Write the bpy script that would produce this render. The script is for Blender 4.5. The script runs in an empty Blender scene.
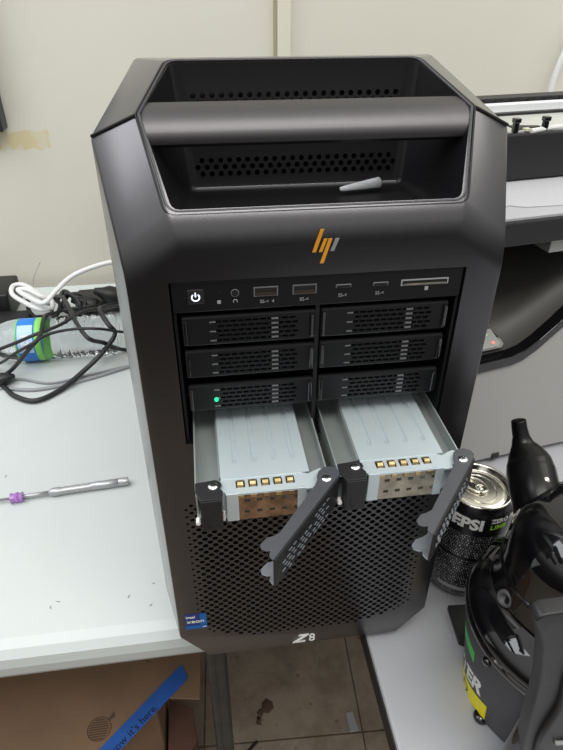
import bpy, bmesh, math, random
from mathutils import Vector, Matrix
random.seed(4)
PI=math.pi
C=bpy.context.scene.collection
# ------------------------------------------------------------------ helpers
def raw(name, bm, m=None, smooth=False):
    me=bpy.data.meshes.new(name); bm.normal_update(); bm.to_mesh(me); bm.free()
    if m: me.materials.append(m)
    if smooth: me.shade_smooth()
    return me
def place(name, me, parent=None):
    o=bpy.data.objects.new(name, me)
    if parent is not None:
        o.parent=parent
        me.transform(WM[parent.name].inverted())
        WM[o.name]=WM[parent.name].copy()
    else: WM[o.name]=Matrix()
    C.objects.link(o); return o
WM={}
def obj(name, bm, m, parent=None, smooth=False, angle=None):
    me=raw(name,bm,m,smooth)
    o=place(name,me,parent)
    if angle:
        me.shade_smooth()
        try: me.set_sharp_from_angle(angle=math.radians(angle))
        except Exception: pass
    return o
def empty(name, loc):
    o=bpy.data.objects.new(name,None); C.objects.link(o); o.location=loc
    o.empty_display_size=.02
    WM[o.name]=Matrix.Translation(loc); return o
def tag(o,label=None,cat=None,group=None,kind=None):
    if label: o['label']=label
    if cat: o['category']=cat
    if group: o['group']=group
    if kind: o['kind']=kind
    return o
def recenter(o):
    "origin of a one-mesh thing to its base centre"
    me=o.data; vs=[v.co for v in me.vertices]
    c=Vector(((min(v.x for v in vs)+max(v.x for v in vs))/2,(min(v.y for v in vs)+max(v.y for v in vs))/2,min(v.z for v in vs)))
    me.transform(Matrix.Translation(-c)); o.location=c; return o
def BM(): return bmesh.new()
def bevel(bm, w, seg=2, ang=25):
    es=[e for e in bm.edges if len(e.link_faces)==2 and e.calc_face_angle(0)>math.radians(ang)]
    if es: bmesh.ops.bevel(bm,geom=es,offset=w,segments=seg,profile=.5,affect='EDGES',clamp_overlap=True)
    return bm
def box(bm,x0,x1,y0,y1,z0,z1,bev=0,seg=2,mtx=None):
    t=BM()
    vs=[t.verts.new((x,y,z)) for x in (x0,x1) for y in (y0,y1) for z in (z0,z1)]
    for f in ((0,1,3,2),(4,6,7,5),(0,4,5,1),(2,3,7,6),(0,2,6,4),(1,5,7,3)): t.faces.new([vs[i] for i in f])
    bmesh.ops.recalc_face_normals(t,faces=t.faces)
    if bev: bevel(t,bev,seg)
    return merge(bm,t,mtx)
def merge(bm,t,mtx=None):
    if mtx: bmesh.ops.transform(t,matrix=mtx,verts=t.verts)
    me=bpy.data.meshes.new('tmp'); t.to_mesh(me); t.free(); bm.from_mesh(me); bpy.data.meshes.remove(me); return bm
def prism(bm,pts,h,bev=0,seg=2,mtx=None):
    "polygon pts (x,y) extruded 0..h along z, then mtx"
    t=BM(); a=[t.verts.new((p[0],p[1],0)) for p in pts]; b=[t.verts.new((p[0],p[1],h)) for p in pts]; n=len(pts)
    t.faces.new(a[::-1]); t.faces.new(b)
    for i in range(n): t.faces.new((a[i],a[(i+1)%n],b[(i+1)%n],b[i]))
    bmesh.ops.recalc_face_normals(t,faces=t.faces)
    if bev: bevel(t,bev,seg)
    return merge(bm,t,mtx)
def hull(pts,bev=0,seg=2,ang=8):
    t=BM()
    for p in pts: t.verts.new(p)
    r=bmesh.ops.convex_hull(t,input=t.verts)
    bad=[g for g in r['geom_interior'] if isinstance(g,bmesh.types.BMVert)]
    if bad: bmesh.ops.delete(t,geom=bad,context='VERTS')
    bmesh.ops.dissolve_limit(t,angle_limit=math.radians(4),verts=t.verts,edges=t.edges)
    bmesh.ops.recalc_face_normals(t,faces=t.faces)
    if bev: bevel(t,bev,seg,ang)
    return t
def frame_to(d):
    d=Vector(d).normalized(); return d.to_track_quat('Z','Y').to_matrix().to_4x4()
def cyl(bm,c,r,h,d=(0,0,1),seg=24,r2=None,bev=0):
    "cylinder from base point c along d"
    r2=r if r2 is None else r2
    t=BM(); a=[t.verts.new((r*math.cos(2*PI*i/seg),r*math.sin(2*PI*i/seg),0)) for i in range(seg)]
    b=[t.verts.new((r2*math.cos(2*PI*i/seg),r2*math.sin(2*PI*i/seg),h)) for i in range(seg)]
    t.faces.new(a[::-1]); t.faces.new(b)
    for i in range(seg): t.faces.new((a[i],a[(i+1)%seg],b[(i+1)%seg],b[i]))
    if bev: bevel(t,bev,2,60)
    return merge(bm,t,Matrix.Translation(c)@frame_to(d))
def lathe(bm,prof,seg=48,mtx=None,cap=True):
    t=BM(); rings=[]
    for r,z in prof:
        if r<1e-6: rings.append([t.verts.new((0,0,z))])
        else: rings.append([t.verts.new((r*math.cos(2*PI*i/seg),r*math.sin(2*PI*i/seg),z)) for i in range(seg)])
    for a,b in zip(rings,rings[1:]):
        for i in range(seg):
            j=(i+1)%seg
            if len(a)==1 and len(b)==1: continue
            if len(a)==1: t.faces.new((a[0],b[j],b[i]))
            elif len(b)==1: t.faces.new((a[i],a[j],b[0]))
            else: t.faces.new((a[i],a[j],b[j],b[i]))
    if cap:
        if len(rings[0])>1: t.faces.new(rings[0][::-1])
        if len(rings[-1])>1: t.faces.new(rings[-1])
    bmesh.ops.recalc_face_normals(t,faces=t.faces)
    return merge(bm,t,mtx)
def catmull(P,n=8,closed=False):
    P=[Vector(p) for p in P]; out=[]; N=len(P)
    for i in range(N if closed else N-1):
        p0=P[(i-1)%N] if (closed or i>0) else P[0]*2-P[1]; p1=P[i]; p2=P[(i+1)%N]
        p3=P[(i+2)%N] if (closed or i+2<N) else P[-1]*2-P[-2]
        for k in range(n):
            t=k/n; out.append(.5*((2*p1)+(-p0+p2)*t+(2*p0-5*p1+4*p2-p3)*t*t+(-p0+3*p1-3*p2+p3)*t**3))
    if not closed: out.append(P[-1])
    return out
def tube(bm,P,r,seg=10,n=8,closed=False,smooth=True,sx=1,radii=None):
    pts=catmull(P,n,closed) if smooth else [Vector(p) for p in P]
    N=len(pts); t=BM(); rings=[]; up=Vector((0,0,1)); pu=None
    for i,p in enumerate(pts):
        if closed: d=(pts[(i+1)%N]-pts[i-1]).normalized()
        else: d=(pts[min(i+1,N-1)]-pts[max(i-1,0)]).normalized()
        u=pu if pu else (up if abs(d.z)<.9 else Vector((1,0,0)))
        u=(u-d*u.dot(d)).normalized(); v=d.cross(u); pu=u
        rr=r if radii is None else radii[0]+(radii[1]-radii[0])*i/(N-1)
        rings.append([t.verts.new(p+u*rr*math.cos(2*PI*k/seg)+v*rr*sx*math.sin(2*PI*k/seg)) for k in range(seg)])
    for i in range(N if closed else N-1):
        a=rings[i]; b=rings[(i+1)%N]
        for k in range(seg): t.faces.new((a[k],a[(k+1)%seg],b[(k+1)%seg],b[k]))
    if not closed: t.faces.new(rings[0][::-1]); t.faces.new(rings[-1])
    bmesh.ops.recalc_face_normals(t,faces=t.faces)
    return merge(bm,t)
def text_bm(s,size,ext=.0002,bold=0,shear=0,align='LEFT',sx=1):
    cu=bpy.data.curves.new('t','FONT'); cu.body=s; cu.size=size; cu.extrude=ext; cu.offset=bold; cu.shear=shear; cu.align_x=align; cu.resolution_u=3
    o=bpy.data.objects.new('t',cu); C.objects.link(o)
    dg=bpy.context.evaluated_depsgraph_get(); me=bpy.data.meshes.new_from_object(o.evaluated_get(dg))
    bpy.data.objects.remove(o); bpy.data.curves.remove(cu)
    b=BM(); b.from_mesh(me); bpy.data.meshes.remove(me)
    if sx!=1: bmesh.ops.scale(b,vec=(sx,1,1),verts=b.verts)
    return b
def boolean(base,cutters,solver='EXACT'):
    "base bmesh minus list of bmeshes, returns bmesh"
    a=bpy.data.objects.new('a',raw('a',base)); C.objects.link(a); cs=[]
    for k,cb in enumerate(cutters):
        c=bpy.data.objects.new('c',raw('c',cb)); C.objects.link(c); cs.append(c)
        m=a.modifiers.new('b','BOOLEAN'); m.operation='DIFFERENCE'; m.object=c; m.solver=solver
    dg=bpy.context.evaluated_depsgraph_get(); me=bpy.data.meshes.new_from_object(a.evaluated_get(dg))
    for c in cs+[a]: bpy.data.objects.remove(c)
    b=BM(); b.from_mesh(me); bpy.data.meshes.remove(me); return b
# front-facing frame: local x -> X, local y -> Z, local z(out) -> -Y
def front(x,y,z): return Matrix.Translation((x,y,z))@Matrix.Rotation(PI/2,4,'X')
# ------------------------------------------------------------------ materials
def mat(name,col,rough=.5,metal=0,nz=None,bump=0,bscale=400,coat=0,trans=0,ior=1.45,emit=None,estr=0,spec=.5,col2=None):
    m=bpy.data.materials.new(name); m.use_nodes=True; nt=m.node_tree; b=nt.nodes['Principled BSDF']
    b.inputs['Base Color'].default_value=(*col,1); b.inputs['Roughness'].default_value=rough; b.inputs['Metallic'].default_value=metal
    b.inputs['Specular IOR Level'].default_value=spec
    b.inputs['Coat Weight'].default_value=coat; b.inputs['Transmission Weight'].default_value=trans; b.inputs['IOR'].default_value=ior
    if emit: b.inputs['Emission Color'].default_value=(*emit,1); b.inputs['Emission Strength'].default_value=estr
    tc=nt.nodes.new('ShaderNodeTexCoord')
    if nz or col2:
        n=nt.nodes.new('ShaderNodeTexNoise'); n.inputs['Scale'].default_value=(nz or (20,))[0]; n.inputs['Detail'].default_value=6
        nt.links.new(tc.outputs['Object'],n.inputs['Vector'])
        r=nt.nodes.new('ShaderNodeValToRGB'); r.color_ramp.elements[0].position=.35; r.color_ramp.elements[1].position=.68
        k=nz[1] if nz and len(nz)>1 else .85
        c2=col2 or tuple(c*k for c in col)
        r.color_ramp.elements[0].color=(*c2,1); r.color_ramp.elements[1].color=(*col,1)
        nt.links.new(n.outputs['Fac'],r.inputs['Fac']); nt.links.new(r.outputs['Color'],b.inputs['Base Color'])
    if bump:
        n=nt.nodes.new('ShaderNodeTexNoise'); n.inputs['Scale'].default_value=bscale; n.inputs['Detail'].default_value=3
        nt.links.new(tc.outputs['Object'],n.inputs['Vector'])
        bp=nt.nodes.new('ShaderNodeBump'); bp.inputs['Strength'].default_value=bump; bp.inputs['Distance'].default_value=.001
        nt.links.new(n.outputs['Fac'],bp.inputs['Height']); nt.links.new(bp.outputs['Normal'],b.inputs['Normal'])
    return m
M=dict(
 bezel=mat('satin dark bezel',(.066,.063,.068),.27,.9,bump=.05,bscale=2500,coat=.7),
 black=mat('black plastic',(.012,.012,.013),.45,bump=.1,bscale=600),
 blackgloss=mat('gloss black plastic',(.006,.006,.007),.1,coat=.6),
 dark=mat('recess black',(.006,.006,.006),.6),
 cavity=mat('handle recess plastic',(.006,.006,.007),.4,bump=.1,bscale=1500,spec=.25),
 bar=mat('handle bar coat',(.095,.091,.094),.40,.85,bump=.12,bscale=2600),
 rim=mat('rim plastic',(.05,.05,.055),.3,.4),
 panel=mat('io panel',(.007,.007,.008),.38,spec=.3),
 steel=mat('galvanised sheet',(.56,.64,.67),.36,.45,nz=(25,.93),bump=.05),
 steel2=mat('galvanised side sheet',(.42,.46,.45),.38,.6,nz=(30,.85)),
 bright=mat('bright metal',(.75,.76,.78),.22,1),
 brass=mat('contact spring',(.62,.45,.22),.3,.9,nz=(300,.6)),
 copper=mat('copper shield',(.36,.22,.13),.38,.7,nz=(140,.5)),
 nickel=mat('tarnished nickel shield',(.42,.38,.30),.35,.7,nz=(140,.6)),
 lever=mat('lever painted steel',(.085,.09,.10),.38,.45,bump=.1,bscale=800),
 levertip=mat('bare hook steel',(.26,.28,.31),.38,.5,nz=(200,.8)),
 orange=mat('orange mark',(.75,.33,.03),.35,.3),
 silver=mat('silver mark',(.35,.35,.36),.35,.5),
 whiteink=mat('white ink',(.8,.8,.78),.5),
 greyink=mat('grey ink',(.3,.3,.3),.5),
 slotmetal=mat('vent metal glint',(.20,.17,.15),.4,.5,nz=(180,.25)),
 led=mat('power light',(.8,.85,1),.5,emit=(.75,.82,1),estr=1.4),
 ledg=mat('green light',(.0,.6,.2),.5,emit=(.02,1,.35),estr=1.4),
 portm=mat('port tongue',(.03,.02,.013),.5),
 blue=mat('sticker blue',(.0,.11,.38),.35),
 navy=mat('sticker navy',(.012,.03,.18),.35),
 table=mat('white laminate',(.555,.595,.59),.38,nz=(9,.965),bump=.03,bscale=500),
 tableg=mat('pale grey laminate',(.395,.40,.425),.42,nz=(9,.96),bump=.03,bscale=500),
 tedge=mat('table edge',(.55,.54,.50),.5),
 tedge_shade=mat('table edge painted shade',(.02,.018,.016),.5),
 legm=mat('grey painted steel',(.07,.07,.075),.35,.5,nz=(40,.7)),
 white=mat('white plastic',(.62,.62,.60),.45),
 whitec=mat('white cable',(.72,.72,.72),.42),
 cable=mat('black cable',(.02,.02,.022),.42),
 cableg=mat('grey cable',(.28,.29,.31),.4),
 milky=mat('milky plastic',(.7,.72,.74),.4),
 printw=mat('printer white',(.37,.36,.345),.5,nz=(6,.97),bump=.1,bscale=900),
 printg=mat('printer grey scoop',(.055,.053,.048),.5,bump=.1,bscale=900),
 paper=mat('output tray grey',(.36,.36,.38),.5),
 scan=mat('scanner bed grey',(.46,.47,.44),.35,nz=(20,.85)),
 glass=mat('device black gloss',(.004,.004,.005),.06,coat=.5,bump=.02,bscale=30),
 devg=mat('device grey label',(.055,.054,.062),.5,bump=.1,bscale=900),
 handle=mat('device rubber',(.016,.016,.017),.42,bump=.1,bscale=500,nz=(60,.7)),
 snoutm=mat('snout plastic',(.004,.004,.0045),.28,spec=.3),
 ringm=mat('ring grey',(.10,.10,.11),.4),
 glint=mat('vent glint',(.13,.13,.135),.5),
 green=mat('green print',(.05,.55,.10),.5), lime=mat('lime print',(.3,.6,.02),.5),
 sheetp=mat('copy paper',(.42,.42,.44),.5),
 yellow=mat('yellow print',(.85,.75,.0),.45),
 alu=mat('can lid aluminium',(.72,.70,.63),.16,1),
 card=mat('cardboard',(.25,.155,.095),.75,nz=(14,.86),bump=.2,bscale=250),
 cardd=mat('cardboard print',(.10,.06,.04),.8),
 darkbrown=mat('dark brown surface',(.12,.06,.04),.8,nz=(14,.8)),
 band=mat('blue printed band',(.03,.13,.50),.5,nz=(40,.85)),
 ink=mat('dark ink',(.012,.02,.07),.6),
 purple=mat('purple plastic bead',(.62,.30,.80),.2,trans=.5),
 driver=mat('driver shaft',(.42,.43,.44),.35,.6),
 frame=mat('dark frame',(.02,.022,.025),.4),
 screen=mat('blue screen',(.03,.07,.16),.2,coat=.4),
 trimm=mat('trim paint',(.66,.64,.54),.5),
 trimd=mat('trim joint',(.36,.33,.20),.7),
 greenlab=mat('bottle label green',(.22,.62,.12),.4), bluelab=mat('bottle label blue',(.03,.22,.68),.4), palelab=mat('bottle label pale',(.45,.62,.85),.4),
 red=mat('red light',(.9,.15,.1),.5,emit=(1,.15,.08),estr=1.2), grn=mat('green key',(.25,.5,.2),.5,emit=(.3,.8,.2),estr=.25),
 keygrey=mat('key grey',(.25,.25,.24),.4),
)
def water_mat():
    m=mat('clear bottle plastic',(.93,.96,.98),.06,trans=1,ior=1.3,bump=.8,bscale=110); return m
M['pet']=water_mat()
M['bezel'].node_tree.nodes['Principled BSDF'].inputs['Coat Roughness'].default_value=.30
def wall_mat():
    m=bpy.data.materials.new('painted wall'); m.use_nodes=True; nt=m.node_tree; b=nt.nodes['Principled BSDF']; N=nt.nodes.new; L=nt.links.new
    b.inputs['Roughness'].default_value=.6
    tc=N('ShaderNodeTexCoord'); n=N('ShaderNodeTexNoise'); n.inputs['Scale'].default_value=5; n.inputs['Detail'].default_value=5
    L(tc.outputs['Object'],n.inputs['Vector']); r=N('ShaderNodeValToRGB'); r.color_ramp.elements[0].color=(.60,.585,.51,1); r.color_ramp.elements[1].color=(.67,.65,.575,1)
    L(n.outputs['Fac'],r.inputs['Fac'])
    # yellowed tape residue: box mask with ragged edges (object coords = world)
    sx=N('ShaderNodeSeparateXYZ'); L(tc.outputs['Object'],sx.inputs[0])
    n2=N('ShaderNodeTexNoise'); n2.inputs['Scale'].default_value=55; n2.inputs['Detail'].default_value=4; L(tc.outputs['Object'],n2.inputs['Vector'])
    def ma(op,a,bv,c=None):
        q=N('ShaderNodeMath'); q.operation=op
        for i,v in enumerate((a,bv)+((c,) if c is not None else ())):
            if isinstance(v,(int,float)): q.inputs[i].default_value=v
            else: L(v,q.inputs[i])
        return q.outputs[0]
    def band(v,c,h,s):   # 1 inside |v-c|<h
        d=ma('ABSOLUTE',ma('SUBTRACT',v,c),0.0); d=ma('ADD',d,ma('MULTIPLY',ma('SUBTRACT',n2.outputs['Fac'],.5),s)); return ma('LESS_THAN',d,h)
    m1=ma('MULTIPLY',band(sx.outputs['Z'],.246,.0145,.022),band(sx.outputs['X'],-.40,.098,.016))
    n3=N('ShaderNodeTexNoise'); n3.inputs['Scale'].default_value=38; n3.inputs['Detail'].default_value=3; L(tc.outputs['Object'],n3.inputs['Vector'])
    m1=ma('MULTIPLY',m1,ma('ADD',ma('MULTIPLY',ma('GREATER_THAN',n3.outputs['Fac'],.47),.45),.5))
    mx=N('ShaderNodeMixRGB'); L(m1,mx.inputs['Fac']); L(r.outputs['Color'],mx.inputs['Color1']); mx.inputs['Color2'].default_value=(.62,.53,.32,1)
    # faint grey scuff streak low on the wall
    L(mx.outputs['Color'],b.inputs['Base Color'])
    bp=N('ShaderNodeBump'); bp.inputs['Strength'].default_value=.1; bp.inputs['Distance'].default_value=.001
    n4=N('ShaderNodeTexNoise'); n4.inputs['Scale'].default_value=250; L(tc.outputs['Object'],n4.inputs['Vector']); L(n4.outputs['Fac'],bp.inputs['Height']); L(bp.outputs['Normal'],b.inputs['Normal'])
    return m
def floor_mat():
    m=bpy.data.materials.new('dirty vinyl tile'); m.use_nodes=True; nt=m.node_tree; b=nt.nodes['Principled BSDF']; N=nt.nodes.new; L=nt.links.new
    b.inputs['Roughness'].default_value=.55
    tc=N('ShaderNodeTexCoord'); mp=N('ShaderNodeMapping'); L(tc.outputs['Object'],mp.inputs[0])
    mp.inputs['Location'].default_value=(-.160,-.250,0); mp.inputs['Rotation'].default_value=(0,0,.05)
    br=N('ShaderNodeTexBrick'); br.offset=0; br.inputs['Scale'].default_value=1; br.inputs['Brick Width'].default_value=.3; br.inputs['Row Height'].default_value=.3; br.inputs['Mortar Size'].default_value=.0016
    br.inputs['Color1'].default_value=(.31,.25,.195,1); br.inputs['Color2'].default_value=(.35,.285,.22,1); br.inputs['Mortar'].default_value=(.10,.075,.055,1)
    L(mp.outputs[0],br.inputs['Vector'])
    n=N('ShaderNodeTexNoise'); n.inputs['Scale'].default_value=16; n.inputs['Detail'].default_value=8; n.inputs['Roughness'].default_value=.7; L(tc.outputs['Object'],n.inputs['Vector'])
    r=N('ShaderNodeValToRGB'); r.color_ramp.elements[0].position=.3; r.color_ramp.elements[0].color=(.45,.42,.38,1); r.color_ramp.elements[1].position=.6; r.color_ramp.elements[1].color=(1,1,1,1)
    L(n.outputs['Fac'],r.inputs['Fac']); mx=N('ShaderNodeMixRGB'); mx.blend_type='MULTIPLY'; mx.inputs['Fac'].default_value=.8; L(br.outputs['Color'],mx.inputs['Color1']); L(r.outputs['Color'],mx.inputs['Color2'])
    v=N('ShaderNodeTexVoronoi'); v.inputs['Scale'].default_value=26; L(tc.outputs['Object'],v.inputs['Vector'])
    r2=N('ShaderNodeValToRGB'); r2.color_ramp.elements[0].position=.05; r2.color_ramp.elements[0].color=(.35,.3,.26,1); r2.color_ramp.elements[1].position=.13; r2.color_ramp.elements[1].color=(1,1,1,1)
    L(v.outputs['Distance'],r2.inputs['Fac']); m2=N('ShaderNodeMixRGB'); m2.blend_type='MULTIPLY'; m2.inputs['Fac'].default_value=.7; L(mx.outputs['Color'],m2.inputs['Color1']); L(r2.outputs['Color'],m2.inputs['Color2'])
    L(m2.outputs['Color'],b.inputs['Base Color']); return m
def can_mat():
    m=bpy.data.materials.new('printed can wall'); m.use_nodes=True; nt=m.node_tree; b=nt.nodes['Principled BSDF']; N=nt.nodes.new; L=nt.links.new
    b.inputs['Roughness'].default_value=.22; b.inputs['Metallic'].default_value=.35
    tc=N('ShaderNodeTexCoord'); s=N('ShaderNodeSeparateXYZ'); L(tc.outputs['Object'],s.inputs[0])
    at=N('ShaderNodeMath'); at.operation='ARCTAN2'; L(s.outputs['Y'],at.inputs[0]); L(s.outputs['X'],at.inputs[1])
    k=N('ShaderNodeMath'); k.operation='MULTIPLY'; k.inputs[1].default_value=.033; L(at.outputs[0],k.inputs[0])
    cb=N('ShaderNodeCombineXYZ'); L(k.outputs[0],cb.inputs[0]); L(s.outputs['Z'],cb.inputs[1])
    n=N('ShaderNodeTexNoise'); n.inputs['Scale'].default_value=700; n.inputs['Detail'].default_value=2; L(cb.outputs[0],n.inputs['Vector'])
    br=N('ShaderNodeTexBrick'); br.inputs['Scale'].default_value=1; br.inputs['Brick Width'].default_value=.0022; br.inputs['Row Height'].default_value=.0030; br.inputs['Mortar Size'].default_value=.00055
    br.inputs['Color1'].default_value=(1,1,1,1); br.inputs['Color2'].default_value=(.25,.25,.25,1); br.inputs['Mortar'].default_value=(0,0,0,1); L(cb.outputs[0],br.inputs['Vector'])
    r=N('ShaderNodeValToRGB'); r.color_ramp.elements[0].position=.45; r.color_ramp.elements[0].color=(0,0,0,1); r.color_ramp.elements[1].position=.52; r.color_ramp.elements[1].color=(1,1,1,1); L(n.outputs['Fac'],r.inputs['Fac'])
    mu=N('ShaderNodeMixRGB'); mu.blend_type='MULTIPLY'; mu.inputs['Fac'].default_value=1; L(br.outputs['Color'],mu.inputs['Color1']); L(r.outputs['Color'],mu.inputs['Color2'])
    # letters only below the top band and off a few plain stripes
    zr=N('ShaderNodeValToRGB'); zr.color_ramp.interpolation='CONSTANT'; e=zr.color_ramp.elements
    e[0].position=0; e[0].color=(0,0,0,1); e[1].position=.06; e[1].color=(1,1,1,1)
    for p,c in ((.50,0),(.53,1),(.76,0)): q=e.new(p); q.color=(c,c,c,1)
    zk=N('ShaderNodeMath'); zk.operation='DIVIDE'; zk.inputs[1].default_value=.12; L(s.outputs['Z'],zk.inputs[0]); L(zk.outputs[0],zr.inputs['Fac'])
    m3=N('ShaderNodeMixRGB'); m3.blend_type='MULTIPLY'; m3.inputs['Fac'].default_value=1; L(mu.outputs['Color'],m3.inputs['Color1']); L(zr.outputs['Color'],m3.inputs['Color2'])
    mx=N('ShaderNodeMixRGB'); L(m3.outputs['Color'],mx.inputs['Fac']); mx.inputs['Color1'].default_value=(.012,.011,.012,1); mx.inputs['Color2'].default_value=(.62,.62,.64,1)
    L(mx.outputs['Color'],b.inputs['Base Color']); return m
def structure(name,bm,m):
    o=obj(name,bm,m); o['kind']='structure'; return o
# ------------------------------------------------------------------ setting
ZT=-.01   # table tops
b=BM(); box(b,-1.6,1.8,.80,.86,-.72,2.0); structure('wall_back',b,wall_mat())
b=BM(); box(b,-1.6,1.8,-1.4,.86,-.76,-.72); structure('floor',b,floor_mat())
b=BM(); box(b,.082,.1035,.788,.80,-.72,2.0,.002); structure('trim_1',b,M['trimm'])
b=BM(); box(b,.0765,.082,.795,.80,-.72,2.0); structure('trim_2',b,M['trimd'])
# ------------------------------------------------------------------ tables
t=empty('folding_table',(-.75,.4,-.72)); tag(t,'white folding table with rounded front lip, left of the tower, holding cables and a screwdriver','table')
b=BM(); prism(b,[(.036,-.052),(.031,-.042),(.030,-.030),(.032,-.020),(.038,-.0135),(.047,ZT),(.775,ZT),(.775,-.045),(.06,-.045),(.055,-.052)],1.40,mtx=Matrix.Translation((-1.45,0,0))@Matrix(((0,0,1,0),(1,0,0,0),(0,1,0,0),(0,0,0,1))))
obj('tabletop',b,M['table'],t)
for x,y in ((-.082,.12),(-1.35,.12),(-.082,.68),(-1.35,.68)):
    b=BM(); box(b,x-.012,x+.012,y-.015,y+.015,-.72,-.0455,.005,3); box(b,x-.004,x-.0025,y-.0165,y-.0145,-.70,-.05)
    obj('leg',b,M['legm'],t)
t=empty('work_table',(.6,.1,-.72)); tag(t,'pale grey table right of the tower carrying the soda can, printer and black canister','table')
b=BM(); box(b,.0575,1.2,-.75,.775,ZT-.018,ZT,.003); obj('tabletop',b,M['tableg'],t)
b=BM(); box(b,.0562,.0575,-.748,.773,ZT-.022,ZT-.003); obj('edge_shade_band',b,M['tedge_shade'],t)  # shadow on the table's left edge, put into this strip's dark colour
for x,y in ((1.1,-.65),(1.1,.68),(.14,.70)):
    b=BM(); box(b,x-.015,x+.015,y-.015,y+.015,-.72,ZT-.018,.003); obj('leg',b,M['legm'],t)
# ------------------------------------------------------------------ tower
tw=empty('computer_tower',(0,.28,ZT)); tag(tw,'large black workstation computer with faceted front, carrying handle and perforated lower grille','computer')
def sym(L): return [(s*x,y,z) for x,y,z in L for s in (-1,1)]
hp=sym([(.0819,0,.0),(.104,0,.0305),(.104,0,.356),(.0765,0,.3755),
 (.092,.0445,.4225),(.1172,.0515,.411),(.1155,.045,.034),(.092,.045,0),
 (.0755,.0995,.441),(.0955,.1325,.439),(.1165,.1325,.402),(.1155,.1325,.034),(.092,.1325,0)])
base=hull(hp)
es=[e for e in base.edges if all(v.co.y<.004 and v.co.z>.34 for v in e.verts)]
bmesh.ops.bevel(base,geom=es,offset=.011,segments=6,profile=.5,affect='EDGES',clamp_overlap=True)
bevel(base,.0014,2,14)
# rounded blend where the shoulders meet the face is given by the bevel
# handle cavity
hc=hull(sym([(.0735,.0972,.440),(.0735,.0972,.47),(.0895,.0445,.4225),(.0895,.030,.455),(.0768,.0090,.3835),(.0768,-.03,.4200),
   (.0715,.0215,.3745),(.066,.083,.3705),(.068,.0955,.436)]),.004,3,20)
pocket=box(BM(),-.0820,.0830,-.02,.12,.2365,.3478)
inner=box(BM(),-.097,.097,.0035,.12,.010,.2345)
base=boolean(base,[hc,pocket,inner])
# vent bores in the handle cavity wall + front grille holes
vb=BM()
for r,z in enumerate((.3800,.3838,.3876,.4155,.4193,.4231)):
    off=0 if r%2 else .0028
    for i in range(-11,12):
        x=i*.0056+off
        if abs(x)<.062: cyl(vb,(x,.070,z),.00165,.035,(0,1,0),8)
gb=BM()
px,pz=.00725,.0035
r=0; z=.0205
while z<.185:
    off=0 if r%2 else px/2
    for i in range(-13,14):
        x=i*px+off
        # ragged oval field: narrower at the bottom, holes shrink at the rim
        lim=.0895-max(0,.045-z)*.95
        if z<.024+max(0,abs(x)-.045)*.30: continue
        e=min(lim-abs(x),(z-.0185)*1.2)
        if e<0: continue
        k=min(1,.42+e/.02)
        if r%1==0: 
            rr=.00205*k
            t_=BM(); 
            vs=[]
            for yy in (-.002,.006):
                vs.append([t_.verts.new((x+1.12*rr*math.cos(PI/3*q),yy,z+rr*1.0*math.sin(PI/3*q))) for q in range(6)])
            t_.faces.new(vs[0]); t_.faces.new(vs[1][::-1])
            for q in range(6): t_.faces.new((vs[0][q],vs[1][q],vs[1][(q+1)%6],vs[0][(q+1)%6]))
            bmesh.ops.recalc_face_normals(t_,faces=t_.faces); merge(gb,t_)
    z+=pz; r+=1
base=boolean(base,[vb,gb])
fb=obj('front_bezel',base,M['bezel'],tw,angle=28)
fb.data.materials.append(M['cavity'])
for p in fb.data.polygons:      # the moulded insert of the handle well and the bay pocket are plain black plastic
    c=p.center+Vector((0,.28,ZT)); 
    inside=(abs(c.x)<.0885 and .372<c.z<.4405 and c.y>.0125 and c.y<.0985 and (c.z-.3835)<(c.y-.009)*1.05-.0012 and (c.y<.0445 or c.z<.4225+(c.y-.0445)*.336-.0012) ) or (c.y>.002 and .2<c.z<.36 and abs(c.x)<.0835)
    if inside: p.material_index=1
# main case behind the bezel
b=BM(); merge(b,hull(sym([(.1075,.1325,.012),(.1075,.1325,.385),(.1075,.55,.012),(.1075,.55,.385)]),.003,2))
obj('case_body',b,M['black'],tw)
b=BM(); box(b,-.085,-.062,.06,.53,ZT,.012,.002); obj('foot',b,M['dark'],tw)
b=BM(); box(b,.062,.085,.06,.53,ZT,.012,.002); obj('foot',b,M['dark'],tw)
# dark chassis plane behind the grille and bays
b=BM(); box(b,-.094,.094,.030,.034,.012,.233); obj('grille_backing',b,M['dark'],tw)
# handle bar: rounded section spanning the opening at the ridge
def barsec(x):
    # follows the two outer planes, rounded at the ridge
    return [(x,.0570,.4262),(x,.0530,.4254),(x,.0490,.4242),(x,.0450,.4222),(x,.0415,.4192),(x,.0385,.4155),(x,.0370,.4120),(x,.0375,.4090),(x,.0400,.4070),(x,.046,.4075),(x,.054,.4110),(x,.0590,.4170),(x,.0600,.4230)]
b=BM(); ra=[b.verts.new(p) for p in barsec(-.0885)]; rb=[b.verts.new(p) for p in barsec(.0885)]
n=len(ra); b.faces.new(ra); b.faces.new(rb[::-1])
for i in range(n): b.faces.new((ra[i],ra[(i+1)%n],rb[(i+1)%n],rb[i]))
bmesh.ops.recalc_face_normals(b,faces=b.faces)
obj('handle_bar',b,M['bar'],tw,angle=40)
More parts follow.
